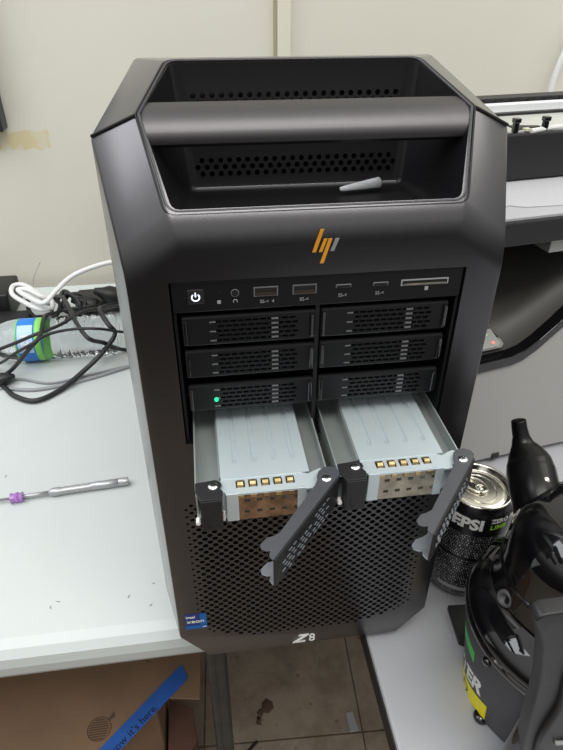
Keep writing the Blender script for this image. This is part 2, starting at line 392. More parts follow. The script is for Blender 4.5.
# bright rim round the opening (two nested beads) and the shoulder seam grooves
def rimpath(k,lift):
    P=[(.0745-k,.0982-k*.9,.4411),(.0900-k,.0445,.4229),(.0782-k,.0082+k*.7,.3832+k*.7)]
    A=[]
    for s in (1,-1):
        Q=[(s*x,y,z) for x,y,z in P]
        A.append(Q)
    L=A[0]+A[1][::-1]
    # round the four planar corners
    out=[]; N=len(L)
    for i,p in enumerate(L):
        p=Vector(p); a=(Vector(L[i-1])-p).normalized(); c=(Vector(L[(i+1)%N])-p).normalized()
        rr=.006 if abs(p.y-.0445)>.01 else .0006
        for q in range(6):
            u=q/5; out.append((p+a*rr)*(1-u)**2+p*2*u*(1-u)+(p+c*rr)*u**2)
    nrm=Vector((0,-.5,.86))
    return [p+nrm*lift for p in out]
b=BM(); tube(b,rimpath(-.0002,.0),.0009,6,closed=True,smooth=False); obj('handle_rim',b,M['rim'],tw,smooth=True)
b=BM(); tube(b,rimpath(-.0019,.0),.0006,6,closed=True,smooth=False); obj('rim_seam',b,M['dark'],tw,smooth=True)
for s in (-1,1): obj('shoulder_seam',tube(BM(),[(s*.0922,.0442,.4226),(s*.1168,.0512,.4113)],.0009,6,smooth=False),M['dark'],tw)
# logo: four slanted strokes
def stroke(bm,xt,zt,xb,zb,w):
    prism(bm,[(xt,zt),(xt-w,zt),(xb-w,zb),(xb,zb)][::-1],.0004,mtx=front(0,-.0001,0))
lg=BM()
stroke(lg,.0006,.3738,-.0034,.3612,.0020); stroke(lg,.0025,.3685,.0000,.3612,.0018); stroke(lg,.0052,.3685,.0010,.3548,.0020)
obj('logo_strokes',lg,M['orange'],tw)
lg=BM(); stroke(lg,.0090,.3685,.0064,.3615,.0021); obj('logo_end_stroke',lg,M['silver'],tw)
# Z8 mark
b=BM(); prism(b,[(-.0042,.0142),(.0042,.0142),(.0036,.0126),(-.0048,.0052),(.0014,.0052),(.0008,.0034),(-.0100,.0034),(-.0092,.0050),(-.0008,.0124),(-.0050,.0124)][::-1],.0003,mtx=front(-.0008,-.0001,0))
merge(b,text_bm('8',.0148,.00015,bold=.0001,sx=.80),front(.0032,-.0002,.0034)); obj('model_mark',b,M['whiteink'],tw)
# sticker
st=obj('processor_sticker',box(BM(),-.0985,-.0812,-.0005,.0002,.0420,.0605),M['navy'],tw)
b=BM(); box(b,-.0865,-.0812,-.0007,-.0004,.0455,.0605); box(b,-.0985,-.0812,-.0007,-.0004,.0420,.0460); obj('sticker_block',b,M['blue'],st)
b=BM(); merge(b,text_bm('intel',.0042,.00008,bold=.00008),front(-.0975,-.0008,.0562)); merge(b,text_bm('xeon',.0058,.00008,bold=.00006,sx=1.2),front(-.0972,-.0008,.0500)); merge(b,text_bm('w9',.0026,.00008),front(-.0850,-.0008,.0430)); obj('sticker_lettering',b,M['whiteink'],st)
# io panel
io=obj('io_panel',box(BM(),-.0812,.0822,.0012,.02,.3290,.3470,.0006),M['panel'],tw)
b=BM(); box(b,-.0729,-.0637,.0006,.003,.3340,.3430,.0008,2); btn=obj('power_button',b,M['black'],io)
b=BM(); tube(b,[(-.0683+.0021*math.cos(a),.0004,.3384+.0021*math.sin(a)) for a in [math.radians(130+i*28) for i in range(11)]],.00034,6,smooth=False); tube(b,[(-.0683,.0004,.3388),(-.0683,.0004,.3412)],.00034,6,smooth=False); obj('power_symbol',b,M['led'],btn)
b=BM(); cyl(b,(-.0470,.0016,.3396),.0019,.001,(0,-1,0),20); obj('audio_jack',b,M['dark'],io)
b=BM(); tube(b,[(-.0470+.0021*math.cos(a),.0009,.3396+.0021*math.sin(a)) for a in [i*PI/8 for i in range(16)]],.00025,6,closed=True,smooth=False); obj('jack_ring',b,M['glint'],io)
b=BM(); cyl(b,(-.0556,.0016,.3405),.0005,.001,(0,-1,0),8); obj('activity_light',b,M['dark'],io)
for xc in (-.0301,-.0086):
    p=obj('usb_port',box(BM(),xc-.0067,xc+.0067,.0008,.0016,.3366,.3423),M['glint'],io)
    obj('port_opening',box(BM(),xc-.0060,xc+.0060,.0006,.0012,.3372,.3417),M['dark'],p)
    obj('port_tongue',box(BM(),xc-.0054,xc+.0054,.0003,.0010,.3374,.3391),M['portm'],p)
for xc in (.0133,.0345):
    p=obj('usb_c_port',box(BM(),xc-.0044,xc+.0044,.0008,.0016,.3388,.3410,.0004),M['glint'],io)
    obj('port_opening',box(BM(),xc-.0038,xc+.0038,.0005,.0012,.3392,.3406),M['dark'],p)
p=obj('card_slot',box(BM(),.0462,.0738,.0008,.0016,.3379,.3416),M['greyink'],io); obj('slot_opening',box(BM(),.0470,.0730,.0005,.0012,.3386,.3409),M['dark'],p); obj('slot_contact',box(BM(),.0478,.0722,.0003,.0010,.3386,.3393),M['nickel'],p)
b=BM()
for s,x,z in (('SS-<  4',-.0335,.3324),('SS-<',-.0112,.3324),('SS-<',.0105,.3334),('SS-<',.0318,.3334)): merge(b,text_bm(s,.0028,.00006),front(x,.0011,z))
tube(b,[(-.0470+.0011*math.cos(a),.0010,.3345+.0011*math.sin(a)) for a in [i*PI/5-.6 for i in range(8)]],.0002,4,smooth=False)
box(b,-.0568,-.0549,.0009,.0012,.3336,.3355); box(b,.0605,.0625,.0009,.0012,.3344,.3368)
obj('port_symbols',b,M['greyink'],io)
# cage dividers, then six carriers
b=BM(); box(b,-.0016,.0008,.003,.11,.2370,.3285); box(b,-.0812,.0822,.02,.11,.2600,.2610); box(b,-.082,.083,.095,.11,.237,.329); obj('drive_cage',b,M['dark'],tw)
for a_,c_ in ((-.0812,-.0796),(.0806,.0822)): obj('cage_rail',box(BM(),a_,c_,.002,.1,.2370,.3285),M['panel'],tw)
# carrier cover with vent slots
def cover_mesh():
    b=box(BM(),-.0378,.0378,0,.0035,0,.0186,.0010,2)
    c=BM()
    for r_ in range(5):
        zc=.0030+r_*.0030; off=.0016 if r_%2 else 0
        for i in range(11):
            x=-.0175+i*.0042+off
            if x<.0285: box(c,x-.0017,x+.0017,-.002,.0022,zc-.00075,zc+.00075)
    b=boolean(b,[c]); return b
cv=raw('drive_cover',cover_mesh(),M['panel'])
vi=BM()
for r_ in range(5):
    zc=.0030+r_*.0030; off=.0016 if r_%2 else 0
    for i in range(11):
        x=-.0175+i*.0042+off
        if x<.0115 and r_ in (1,2,3,4) and random.random()<.8: box(vi,x-.0015,x+.0006,.0016,.0024,zc-.0002,zc+.0006)
vme=raw('drive_face',vi,M['slotmetal'])
vb2=BM(); vb3=BM()
for r_ in range(5):
    zc=.0030+r_*.0030
    box(vb2,.0125,.0165,-.0002,.0004,zc-.0005,zc+.0005)
    if r_ in (0,2,4): box(vb3,-.0225,-.0190,-.0002,.0004,zc-.0004,zc+.0004)
vbm=raw('glint_bars',vb2,M['glint']); vbn=raw('marker_dashes',vb3,M['glint'])
lh=BM(); box(lh,-.0372,-.0352,-.0012,.002,.0015,.0170,.0004); lhm=raw('hinge_tab',lh,M['blackgloss']); lat=BM(); box(lat,.0345,.0372,-.0016,.002,.0020,.0165,.0008); latm=raw('latch',lat,M['blackgloss'])
for rI,z0 in enumerate((.3070,.2850,.2605)):
    for cI,xc in enumerate((-.0395,.0393)):
        o=bpy.data.objects.new('drive_carrier',cv); C.objects.link(o); o.parent=tw; L=Vector((xc,.0018,z0+(.0004 if cI else 0)))-Vector(tw.location); o.location=L
        for nm,me in (('drive_face',vme),('glint_bars',vbm),('marker_dashes',vbn),('release_latch',latm),('hinge_tab',lhm)):
            q=bpy.data.objects.new(nm,me); C.objects.link(q); q.parent=o
        if rI==2 and cI==0:
            g=BM(); cyl(g,(-.0215,-.0004,.0085),.0012,.001,(0,-1,0),12); q=bpy.data.objects.new('activity_light',raw('activity_light',g,M['ledg'])); C.objects.link(q); q.parent=o; q['label']='glowing green light'
# ------------------------------------------------------------------ pulled-out trays
def tray():
    t=empty('drive_tray',(-.039,-.01,.2275))
    x0,x1=-.0768,-.0010; yf=-.0575; yb=.085; zb=.2270; zt=.2478
    b=BM()
    box(b,x0,x1,yf+.003,yb,zb,zb+.001)                     # floor
    box(b,x0,x0+.0009,yf+.006,yb,zb,zt-.001)                # left wall
    box(b,x1-.0009,x1,yf+.006,yb,zb,zt-.001)                # right wall
    box(b,-.0632,-.0622,-.044,yb,zb,zt-.001)                # inner wall
    box(b,-.0760,-.0632,-.044,yb,.2375,.2383)               # channel shelf
    box(b,-.0110,-.0018,-.044,yb,.2375,.2383)
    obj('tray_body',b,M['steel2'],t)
    # top sheet with pressed ribs and a folded edge
    nx,ny=150,60; bb=BM(); grid=[]
    X0,X1,Y0,Y1=-.0622,-.0117,-.0460,yb
    for i in range(nx+1):
        row=[]
        for j in range(ny+1):
            x=X0+(X1-X0)*i/nx; y=Y0+(Y1-Y0)*j/ny; z=zt
            for k in range(4):
                xc=X0+.0090+k*.0113
                if y>-.0330: z-= .0011*max(0,min(1,(.0016-abs(x-xc))/.0005))*min(1,(y+.0330)/.003)
            row.append(bb.verts.new((x,y,z)))
        grid.append(row)
    for i in range(nx):
        for j in range(ny): bb.faces.new((grid[i][j],grid[i+1][j],grid[i+1][j+1],grid[i][j+1]))
    r=bmesh.ops.extrude_face_region(bb,geom=bb.faces[:]); bmesh.ops.translate(bb,vec=(0,0,-.0011),verts=[g for g in r['geom'] if isinstance(g,bmesh.types.BMVert)])
    bmesh.ops.recalc_face_normals(bb,faces=bb.faces)
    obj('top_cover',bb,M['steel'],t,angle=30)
    # front bracket: top strip with slots, ears, folded front with windows
    b=BM(); prism(b,[(-.0765,-.0470),(-.0622,-.0470),(-.0622,-.0448),(-.0545,-.0448),(-.0545,-.0415),(-.0540,-.0448),(-.0185,-.0448),(-.0180,-.0405),(-.0175,-.0455),(-.0125,-.0475),(-.0100,-.0460),(-.0055,-.0440),(-.0005,-.0465),(.0005,-.052),(-.0005,-.0580),(-.0100,-.0560),(-.0102,-.0590),(-.0155,-.0590),(-.0160,-.0570),(-.0560,-.0580),(-.0600,-.0580),(-.0605,-.0560),(-.0765,-.0565)],.0010,mtx=Matrix.Translation((0,0,zt-.0014)))
    cu=BM()
    for k in range(5): box(cu,-.0540+k*.0070,-.0490+k*.0070,-.0535,-.0475,.24,.26)
    b=boolean(b,[cu]); br_=obj('front_bracket',b,M['steel'],t)
    b=BM(); 
    for a,c in ((-.0600,-.0532),(-.0202,-.0150)): box(b,a,c,-.0586,-.0574,.2268,zt,.0003)
    box(b,-.0622,-.0600,-.0560,-.050,.2268,zt-.0015,.0003); box(b,-.0150,-.0085,-.0560,-.0548,.2290,zt-.001,.0003)
    box(b,-.0560,-.0170,-.0584,-.0574,.2464,zt-.0003)
    obj('bracket_flange',b,M['steel'],t)
    b=BM(); cyl(b,(-.0648,-.0590,.2390),.0016,.003,(0,1,0),12); box(b,-.0628,-.0610,-.0600,-.0584,.2290,.2370,.0005); obj('flange_stud',b,M['bright'],t)
    for k in range(5):
        b=BM(); xa=-.0533+k*.0070
        prism(b,[(-.0480,.2440),(-.0480,.2470),(-.0490,.2486),(-.0508,.2492),(-.0524,.2484),(-.0534,.2464),(-.0534,.2440),(-.0528,.2440),(-.0528,.2462),(-.0520,.2477),(-.0508,.2484),(-.0494,.2479),(-.0486,.2466),(-.0486,.2440)],.0034,.0001,1,mtx=Matrix(((0,0,1,xa),(1,0,0,0),(0,1,0,0),(0,0,0,1))))
        obj('contact_spring',b,M['brass'],t)
    b=box(BM(),-.0535,-.0200,-.0578,-.0570,.2268,.2462); cu=BM()
    for k in range(5):
        for zc in (.2412,.2325): box(cu,-.0500+k*.0070,-.0470+k*.0070,-.06,-.05,zc-.0012,zc+.0012)
    sh=obj('shield_strip',boolean(b,[cu]),M['copper'],t)
    b=BM()
    for k in range(5): box(b,-.0534+k*.0070,-.0501+k*.0070,-.0586,-.0577,.2440,.2464,.0002)
    obj('strip_fold',b,M['brass'],sh)
    # left clip (black) : top plate + front plate
    b=BM(); prism(b,[(-.0765,-.0490),(-.0650,-.0478),(-.0622,-.0500),(-.0618,-.0520),(-.0630,-.0545),(-.0615,-.0570),(-.0622,-.0630),(-.0740,-.0630),(-.0765,-.0560)],.0012,.0003,mtx=Matrix.Translation((0,0,zt+.0006)))
    box(b,-.0738,-.0624,-.0636,-.0624,.2262,zt+.0010,.0003); box(b,-.0742,-.0732,-.063,-.055,.2262,zt+.001)
    box(b,-.0708,-.0704,-.0639,-.0632,.2290,.2370); box(b,-.0708,-.0680,-.0639,-.0632,.2290,.2294)
    obj('end_clip',b,M['black'],t)
    b=BM(); cyl(b,(-.0762,-.0610,.2300),.0013,.004,(0,1,0),10); obj('clip_pin',b,M['whiteink'],t)
    for xs,ys in ((-.0667,-.0528),(-.0038,-.0560)):
        b=BM(); zs=zt+(.0020 if xs<-.03 else .0030); lathe(b,[(0,.0009),(.0016,.0009),(.0026,.0004),(.0029,0),(.0029,-.0008)],20,Matrix.Translation((xs,ys,zs)))
        s=obj('screw',b,M['bright'],t,smooth=True)
        b=BM(); 
        for a in (.6,.6+PI/2): box(b,-.0014,.0014,-.0003,.0003,0,.0003,mtx=Matrix.Translation((xs,ys,zs+.0008))@Matrix.Rotation(a,4,'Z'))
        obj('screw_cross',b,M['dark'],s)
    # swing lever: local frame u along lever, v inward
    P0=Vector((.0022,-.0570,0)); u=Vector((-.0415,-.0500,0)).normalized(); v=Vector((-u.y,u.x,0)); 
    if v.x>0: v=-v
    Mx=Matrix(((u.x,v.x,0,P0.x),(u.y,v.y,0,P0.y),(0,0,1,0),(0,0,0,1)))
    head=[(-.0045+ .0,.0005),(-.0072,.0030),(-.0080,.0060),(-.0068,.0095),(-.0035,.0118),(.0005,.0122),(.0042,.0105),(.0065,.0088),(.0100,.0080)]
    head=[(0,0)]+[(-.0052,.0012),(-.0072,.0040),(-.0070,.0080),(-.0045,.0108),(0,.0120),(.0042,.0106),(.0065,.0092),(.0105,.0082)]
    pts=head+[(.0540-.004,.0070),(.0530,.0085),(.0560,.0108),(.0610,.0112),(.0632,.0092),(.0628,.0062),(.0615,.0048),(.0640,.0040),(.0655,.0012),(.0652,0)]
    b=BM(); prism(b,pts,.0010,.0002,1,mtx=Matrix.Translation((0,0,zt+.0018))@Mx)
    lv=obj('swing_lever',b,M['lever'],t)
    low=[(.006,0),(.006,.0070),(.050,.0070),(.0530,.0085),(.0560,.0108),(.0610,.0112),(.0632,.0092),(.0628,.0062),(.0615,.0048),(.0640,.0040),(.0655,.0012),(.0652,0)]
    b=BM(); prism(b,low,.0010,.0002,1,mtx=Matrix.Translation((0,0,.2305))@Mx); obj('lower_flange',b,M['levertip'],lv)
    b=box(BM(),-.001,.0655,-.0006,.0006,.2305,zt+.0028); cu=BM()
    for r_ in range(5):
        zc=.2330+r_*.0032; off=.0018 if r_%2 else 0
        for i in range(11):
            xx=.012+i*.0044+off
            if xx<.0600: box(cu,xx-.0016,xx+.0016,-.003,.003,zc-.0008,zc+.0008)
    b=boolean(b,[cu]); bmesh.ops.transform(b,matrix=Mx,verts=b.verts); fc=obj('lever_face',b,M['black'],lv)
    b=BM()
    for r_ in range(5):
        zc=.2330+r_*.0032; off=.0018 if r_%2 else 0
        for i in range(11):
            xx=.012+i*.0044+off
            if xx<.0600 and random.random()<.7: box(b,xx-.0016,xx+.0012,-.0009,-.0004,zc-.0011,zc-.0006)
    bmesh.ops.transform(b,matrix=Mx,verts=b.verts); obj('slot_lip',b,M['levertip'],lv)
    return t
T1=tray(); tag(T1,'pulled-out metal drive tray on the left with copper front strip and open lever','drive tray','pulled-out drive trays')
def copy_tree(o,parent=None):
    c=o.copy(); C.objects.link(c); c.parent=parent
    for ch in list(o.children): copy_tree(ch,c)
    return c
T2=copy_tree(T1); T2.location=Vector(T1.location)+Vector((.0812,.0042,.0006)); tag(T2,'pulled-out metal drive tray on the right with nickel front strip, lever beside the soda can','drive tray','pulled-out drive trays')
for ch in T2.children:
    if ch.name.startswith('shield_strip'):
        ch.data=ch.data.copy(); ch.data.materials[0]=M['nickel']; ch['label']='dull nickel shield strip'
for o in T1.children:
    if o.name.startswith('shield_strip'): o['label']='copper-coloured shield strip'
# small milky cap inside the handle well
b=BM(); lathe(b,[(0,0),(.0012,0),(.0017,.003),(.0030,.022),(.0033,.0265),(.0022,.027),(0,.027)],20,Matrix.Translation((.0225,.0600,.3752))@frame_to((.96,.25,.045)))
o=obj('plastic_cap',b,M['milky'],smooth=True); recenter(o); tag(o,'small milky tapered plastic cap lying in the tower handle recess','cap')
# ------------------------------------------------------------------ soda can
def bend(bm,cx,cy,r,a0,z0,slope=0):
    "x -> angle (deg a0 start), y -> height, z -> outwards"
    for v in bm.verts:
        a=math.radians(a0)+v.co.x/r; rr=r+v.co.z; zz=z0+v.co.y+slope*v.co.x
        v.co=Vector((cx+rr*math.cos(a),cy+rr*math.sin(a),zz))
    bmesh.ops.recalc_face_normals(bm,faces=bm.faces); return bm
CX,CY=.1625,.0585
can=empty('soda_can',(CX,CY,ZT)); tag(can,'black soda can with white and lime lettering, standing beside the tower under the right lever','can')
H=.1215
b=BM(); lathe(b,[(0,.004),(.022,.004),(.0245,0),(.0262,.001),(.0305,.009),(.0330,.014),(.0330,.106),(.0318,.111),(.0285,.1185),(.0278,.1195)],64,cap=False)
me=raw('can_body',b,can_mat(),True); o=bpy.data.objects.new('can_body',me); C.objects.link(o); o.parent=can
b=BM(); lathe(b,[(.0278,.1190),(.0287,.1205),(.0284,.1218),(.0272,.1218),(.0262,.1205),(.0252,.1165),(.0238,.1160),(.0228,.1172),(.0200,.1174),(0,.1174)],64,cap=False)
tube(b,[(.0150*math.cos(a)*1.0,.0175*math.sin(a),.1176) for a in [i*PI/12 for i in range(24)]],.0005,6,closed=True,smooth=False)
me=raw('lid',b,M['alu'],True); o=bpy.data.objects.new('lid',me); C.objects.link(o); o.parent=can
b=BM(); R1=Matrix.Rotation(2.2,4,'Z')
t_=BM(); tube(t_,[(.0115*math.cos(a)+.004,.0072*math.sin(a),.1192) for a in [i*PI/10 for i in range(20)]],.0011,8,closed=True,smooth=False); tube(t_,[(.0042*math.cos(a)-.002,.0042*math.sin(a),.1190) for a in [i*PI/8 for i in range(16)]],.0009,8,closed=True,smooth=False); cyl(t_,(-.002,0,.1174),.0022,.0020,seg=16)
merge(b,t_,R1); me=raw('pull_tab',b,M['alu'],True); o=bpy.data.objects.new('pull_tab',me); C.objects.link(o); o.parent=can
b=BM(); merge(b,bend(text_bm('PEPSI',.0165,.00008,bold=.0007,sx=.98),CX,CY,.0331,-164,.0900)); 
for v in b.verts: pass
obj('lettering',b,M['whiteink'],can)
b=BM(); merge(b,bend(text_bm('ZERO SUGAR',.0068,.00008,bold=.0002,sx=.95),CX,CY,.0331,-92,.0985)); obj('flavour_line',b,M['whiteink'],can)
b=BM(); merge(b,bend(text_bm('LIME',.0068,.00008,bold=.0002,sx=1.15),CX,CY,.0331,-92,.0910)); obj('lime_lettering',b,M['lime'],can)
b=BM()
ss=BM(); 
for i in range(24): box(ss,i*.0022,(i+1)*.0022,0,.0042,0,.0001)
merge(b,bend(ss,CX,CY,.0331,-150,.0060+ZT+.012)); obj('grey_stripe',b,M['greyink'],can)
# ------------------------------------------------------------------ black flat piece
b=BM(); prism(b,[(.136,-.014),(.165,-.030),(.170,.020),(.139,.022)],.0062,.0006,mtx=Matrix.Translation((0,0,ZT))); o=obj('flat_slab',b,M['black']); recenter(o); tag(o,'flat black plastic slab on the table between the soda can and the canister','slab')
# ------------------------------------------------------------------ canister device
DX,DY=.191,-.060
dv=empty('canister_vacuum',(DX,DY,ZT)); tag(dv,'glossy black canister vacuum with domed top, upright snout and yellow stripe, at the right edge','vacuum cleaner')
def part(name,b,m,parent=dv,**k): return obj(name,b,m,parent,**k)
T_=Matrix.Translation((DX,DY,0))
b=BM(); lathe(b,[(0,ZT),(.060,ZT),(.0632,ZT+.002),(.0648,ZT+.006),(.0776,.0835),(.0770,.0850),(0,.0850)],80,T_); part('drum',b,M['devg'],angle=40)
b=BM(); lathe(b,[(.0740,.0840),(.0788,.0845),(.0793,.0865),(.0790,.0890),(.0770,.0900),(.0782,.0915),(.0775,.0960),(.0740,.1010),(.0690,.1055),(.0640,.1080),(.0600,.1100),(.040,.114),(0,.114)],80,T_); part('shoulder',b,M['glass'],angle=50)
UX,UY=.1885,-.052
U=Matrix.Translation((UX,UY,0))
b=BM(); lathe(b,[(.0600,.104),(.0575,.110),(.0558,.118),(.0550,.128),(.0549,.145),(.0545,.155),(.0525,.1645),(.0480,.1735),(.0410,.1805),(.031,.1855),(.018,.1880),(0,.1885)],72,U); part('dome',b,M['glass'],angle=60)
b=BM(); lathe(b,[(.0552,.1285),(.0562,.1292),(.0562,.1310),(.0548,.1320)],72,U,cap=False); part('dome_ring',b,M['blackgloss'],smooth=True)
# recessed window-like flat on the dome top
PTS=[((.1665,-.026,.150),.0180),((.1678,-.0150,.1600),.0185),((.1683,-.0080,.1650),.0188),((.1695,.0000,.1685),.0191),((.1715,.0090,.1718),.0189),((.1722,.0165,.1763),.0172),((.1714,.0225,.1811),.0132),((.1704,.0270,.1856),.0086),((.1695,.0300,.1904),.0066),((.1684,.0330,.1958),.0061),((.1677,.0355,.2010),.0058),((.1677,.0358,.2016),.0050)]
t_=BM(); rings=[]; PP=catmull([p for p,_ in PTS],4); n=len(PP); rad=[r for _,r in PTS]
for i,p in enumerate(PP):
    d=(PP[min(i+1,n-1)]-PP[max(i-1,0)]).normalized()
    if i>n-10: d=(PP[-3]-PP[-14]).normalized()
    q=Vector((1,0,0)); q=(q-d*q.dot(d)).normalized(); w=d.cross(q)
    f=i/4; k=min(int(f),len(rad)-2); rr=rad[k]+(rad[k+1]-rad[k])*(f-k)
    rings.append([t_.verts.new(p+Vector((-.0016,0,0))+q*rr*.93*math.cos(2*PI*s_/36)+w*rr*math.sin(2*PI*s_/36)) for s_ in range(36)])
for a,c in zip(rings,rings[1:]):
    for s_ in range(36): t_.faces.new((a[s_],a[(s_+1)%36],c[(s_+1)%36],c[s_]))
t_.faces.new(rings[0][::-1]); t_.faces.new(rings[-1]); bmesh.ops.recalc_face_normals(t_,faces=t_.faces)
sn=part('snout',t_,M['snoutm'],angle=60)
b=BM(); lathe(b,[(0,.0022),(.0020,.0020),(.0030,.001),(.0034,0),(.0034,-.004)],20,Matrix.Translation((.1685,-.0105,.1825))@frame_to((-.10,-.55,.82))); part('release_stud',b,M['alu'],sn,smooth=True)
kd=Vector((-.86,-.42,.28)); kc=Vector((.1342,-.0545,.1150))
b=BM(); lathe(b,[(.0030,.0),(.0062,.0),(.0066,.002),(.0060,.0042),(.0040,.0042),(.0033,.002)],28,Matrix.Translation(kc)@frame_to(kd)); kn=part('inlet_ring',b,M['ringm'],smooth=True)
b=BM(); lathe(b,[(0,-.002),(.0070,-.006),(.0088,-.004),(.0084,.0006),(.0036,.0008),(0,.0008)],28,Matrix.Translation(kc)@frame_to(kd)); part('inlet_socket',b,M['blackgloss'],kn,smooth=True)
ca=math.radians(194); b=BM(); lathe(b,[(0,.003),(.0025,.0025),(.0036,.001),(.0036,-.003)],16,Matrix.Translation((DX+.0775*math.cos(ca),DY+.0775*math.sin(ca),.0790))@frame_to((math.cos(ca),math.sin(ca),0))); part('seam_clip',b,M['blackgloss'],smooth=True)
def wrap(bm,a0,z0,slope,lift=0):
    for v in bm.verts:
        zz=z0+v.co.y+slope*v.co.x; R=.0648+(.0776-.0648)*(zz-ZT-.006)/(.0835-ZT-.006)+.0001+v.co.z+lift
        a=math.radians(a0)+v.co.x/.071; v.co=Vector((DX+R*math.cos(a),DY+R*math.sin(a),zz))
    bmesh.ops.recalc_face_normals(bm,faces=bm.faces); return bm
def ribbon(L_,h,n=24):
    q=BM()
    for i in range(n): box(q,i*L_/n,(i+1)*L_/n,0,h,0,.0002)
    bmesh.ops.remove_doubles(q,verts=q.verts,dist=1e-6); return q
tt=text_bm('TER',.0265,.0001,bold=.0009,shear=.2,sx=.86)
part('lettering',wrap(tt,160,.0020,.50),M['whiteink'])
part('green_print',wrap(ribbon(.026,.0130),161,.0500,-.02),M['green'])
ys=part('yellow_stripe',wrap(ribbon(.058,.0215),152,-.0300+.004,.42),M['yellow'])
part('stripe_letter',wrap(text_bm('D',.0190,.0001,sx=1.1),165,-.0160,.42,.0003),M['devg'],ys)
b=BM(); lathe(b,[(0,0),(.006,0),(.0065,.003),(.005,.006),(0,.006)],20,Matrix.Translation((DX-.061,DY-.016,ZT))); part('foot',b,M['blackgloss'],smooth=True)
# grip handle: thick moulded slab in front of the drum
hp_=[(.0930,.2080),(.0945,.2110),(.0970,.2125),(.150,.214),(.190,.208),(.205,.180),(.205,.0),(.1290,-.002),(.1245,.030),(.1212,.0604),(.1165,.0985),(.1143,.1228),(.1112,.1468),(.1040,.1809),(.0984,.1968)]
b=BM(); prism(b,hp_[::-1],.010,.0038,4,mtx=Matrix(((1,0,0,0),(0,0,1,-.1300),(0,1,0,0),(0,0,0,1)))); gh=part('grip_handle',b,M['handle'],angle=40)
b=BM(); tube(b,[(.1285,-.1300,.180),(.1260,-.1310,.150),(.1300,-.1315,.120),(.1280,-.1310,.080),(.1330,-.1300,.045)],.0016,8,sx=2.2); part('grip_ridge',b,M['handle'],gh,smooth=True)
b=BM(); tube(b,[(.1420,-.1310,.0660),(.150,-.1315,.0655),(.170,-.1315,.0655)],.0016,8); part('grip_slot',b,M['keygrey'],gh,smooth=True)
b=BM(); tube(b,[(.150,-.105,.125),(.138,-.114,.105),(.1285,-.120,.080),(.1235,-.122,.045),(.126,-.120,.005)],.0065,12,8); part('hose',b,M['glass'],smooth=True)
# ------------------------------------------------------------------ printer
pr=empty('laser_printer',(.42,.42,ZT)); tag(pr,'white and black laser printer with open scanner lid, behind the tower on the right','printer')
PL=.19
XZ=lambda y: Matrix(((1,0,0,0),(0,0,-1,y),(0,1,0,0),(0,0,0,1)))   # local (x,y,h) -> (x, y0-h, z)
YF=.205
contour=[(PL,.1295),(.216,.1315),(.255,.1345),(.268,.1385),(.283,.1490),(.303,.1675),(.345,.2070),(.372,.228),(.40,.236),(.62,.236)]
b=BM(); prism(b,[(PL,0),(.62,0)]+contour[::-1],.30,mtx=XZ(YF+.30)); body=obj('lower_body',b,M['printw'],pr)
b=BM(); box(b,PL+.005,.615,YF+.012,YF+.29,ZT,0.001); obj('base_plinth',b,M['paper'],pr)
b=BM(); box(b,.262,.272,YF-.002,YF+.01,-.002,.006,.001); obj('tray_latch',b,M['black'],pr)
b=BM(); prism(b,contour+[(x,z+.0125) for x,z in contour[::-1]],.004,.0008,mtx=XZ(YF+.0015)); prism(b,contour+[(x,z+.0125) for x,z in contour[::-1]],.012,mtx=XZ(YF+.0125)); obj('front_band',b,M['blackgloss'],pr)
# scoop: surface rising from band back to the upper housing
b=BM(); 
rows=[]
for x,z in contour:
    rows.append([b.verts.new((x,YF+.010,z+.0120)),b.verts.new((x,YF+.05,z+.016+(.236-z)*.10)),b.verts.new((x,YF+.14,z+.03+(.262-z)*.35)),b.verts.new((x,YF+.22,.268))])
for a,c in zip(rows,rows[1:]):
    for k in range(3): b.faces.new((a[k],c[k],c[k+1],a[k+1]))
r=bmesh.ops.extrude_face_region(b,geom=b.faces[:]); bmesh.ops.translate(b,vec=(0,.004,-.006),verts=[g for g in r['geom'] if isinstance(g,bmesh.types.BMVert)]); bmesh.ops.recalc_face_normals(b,faces=b.faces)
obj('scoop',b,M['printg'],pr,smooth=True)
# control keys on the scoop near the tower
import mathutils
Kx=Matrix.Translation((.2345,YF+.019,.1540))@Matrix.Rotation(.55,4,'X')@Matrix.Rotation(-.08,4,'Y')
b=BM(); prism(b,[(-.04,-.010),(.012,-.010),(.0165,-.006),(.0160,.000),(-.010,.046),(-.04,.046)],.003,.0006,mtx=Kx); cp=obj('control_panel',b,M['blackgloss'],pr)
b=BM(); prism(b,[(-.02,-.008),(.0085,-.008),(.0125,-.004),(.0080,.014),(-.012,.016),(-.02,.016)],.0008,mtx=Kx@Matrix.Translation((0,0,.003))); obj('key_plate',b,M['keygrey'],cp)
b=BM(); cyl(b,(0,0,0),.0016,.0006,seg=12); bmesh.ops.transform(b,matrix=Kx@Matrix.Translation((.0045,-.0025,.0038)),verts=b.verts); obj('red_light',b,M['red'],cp)
b=BM(); prism(b,[(0,0),(.0042,.0022),(0,.0044)],.0006,mtx=Kx@Matrix.Translation((-.0015,.0055,.0038))); obj('green_key',b,M['grn'],cp)
b=BM(); t_=BM(); tube(t_,[(.0038*math.cos(a)-.003,.022+.0030*math.sin(a),.0034) for a in [i*PI/8 for i in range(16)]],.0005,6,closed=True,smooth=False); merge(b,t_,Kx); obj('stop_key',b,M['keygrey'],cp)
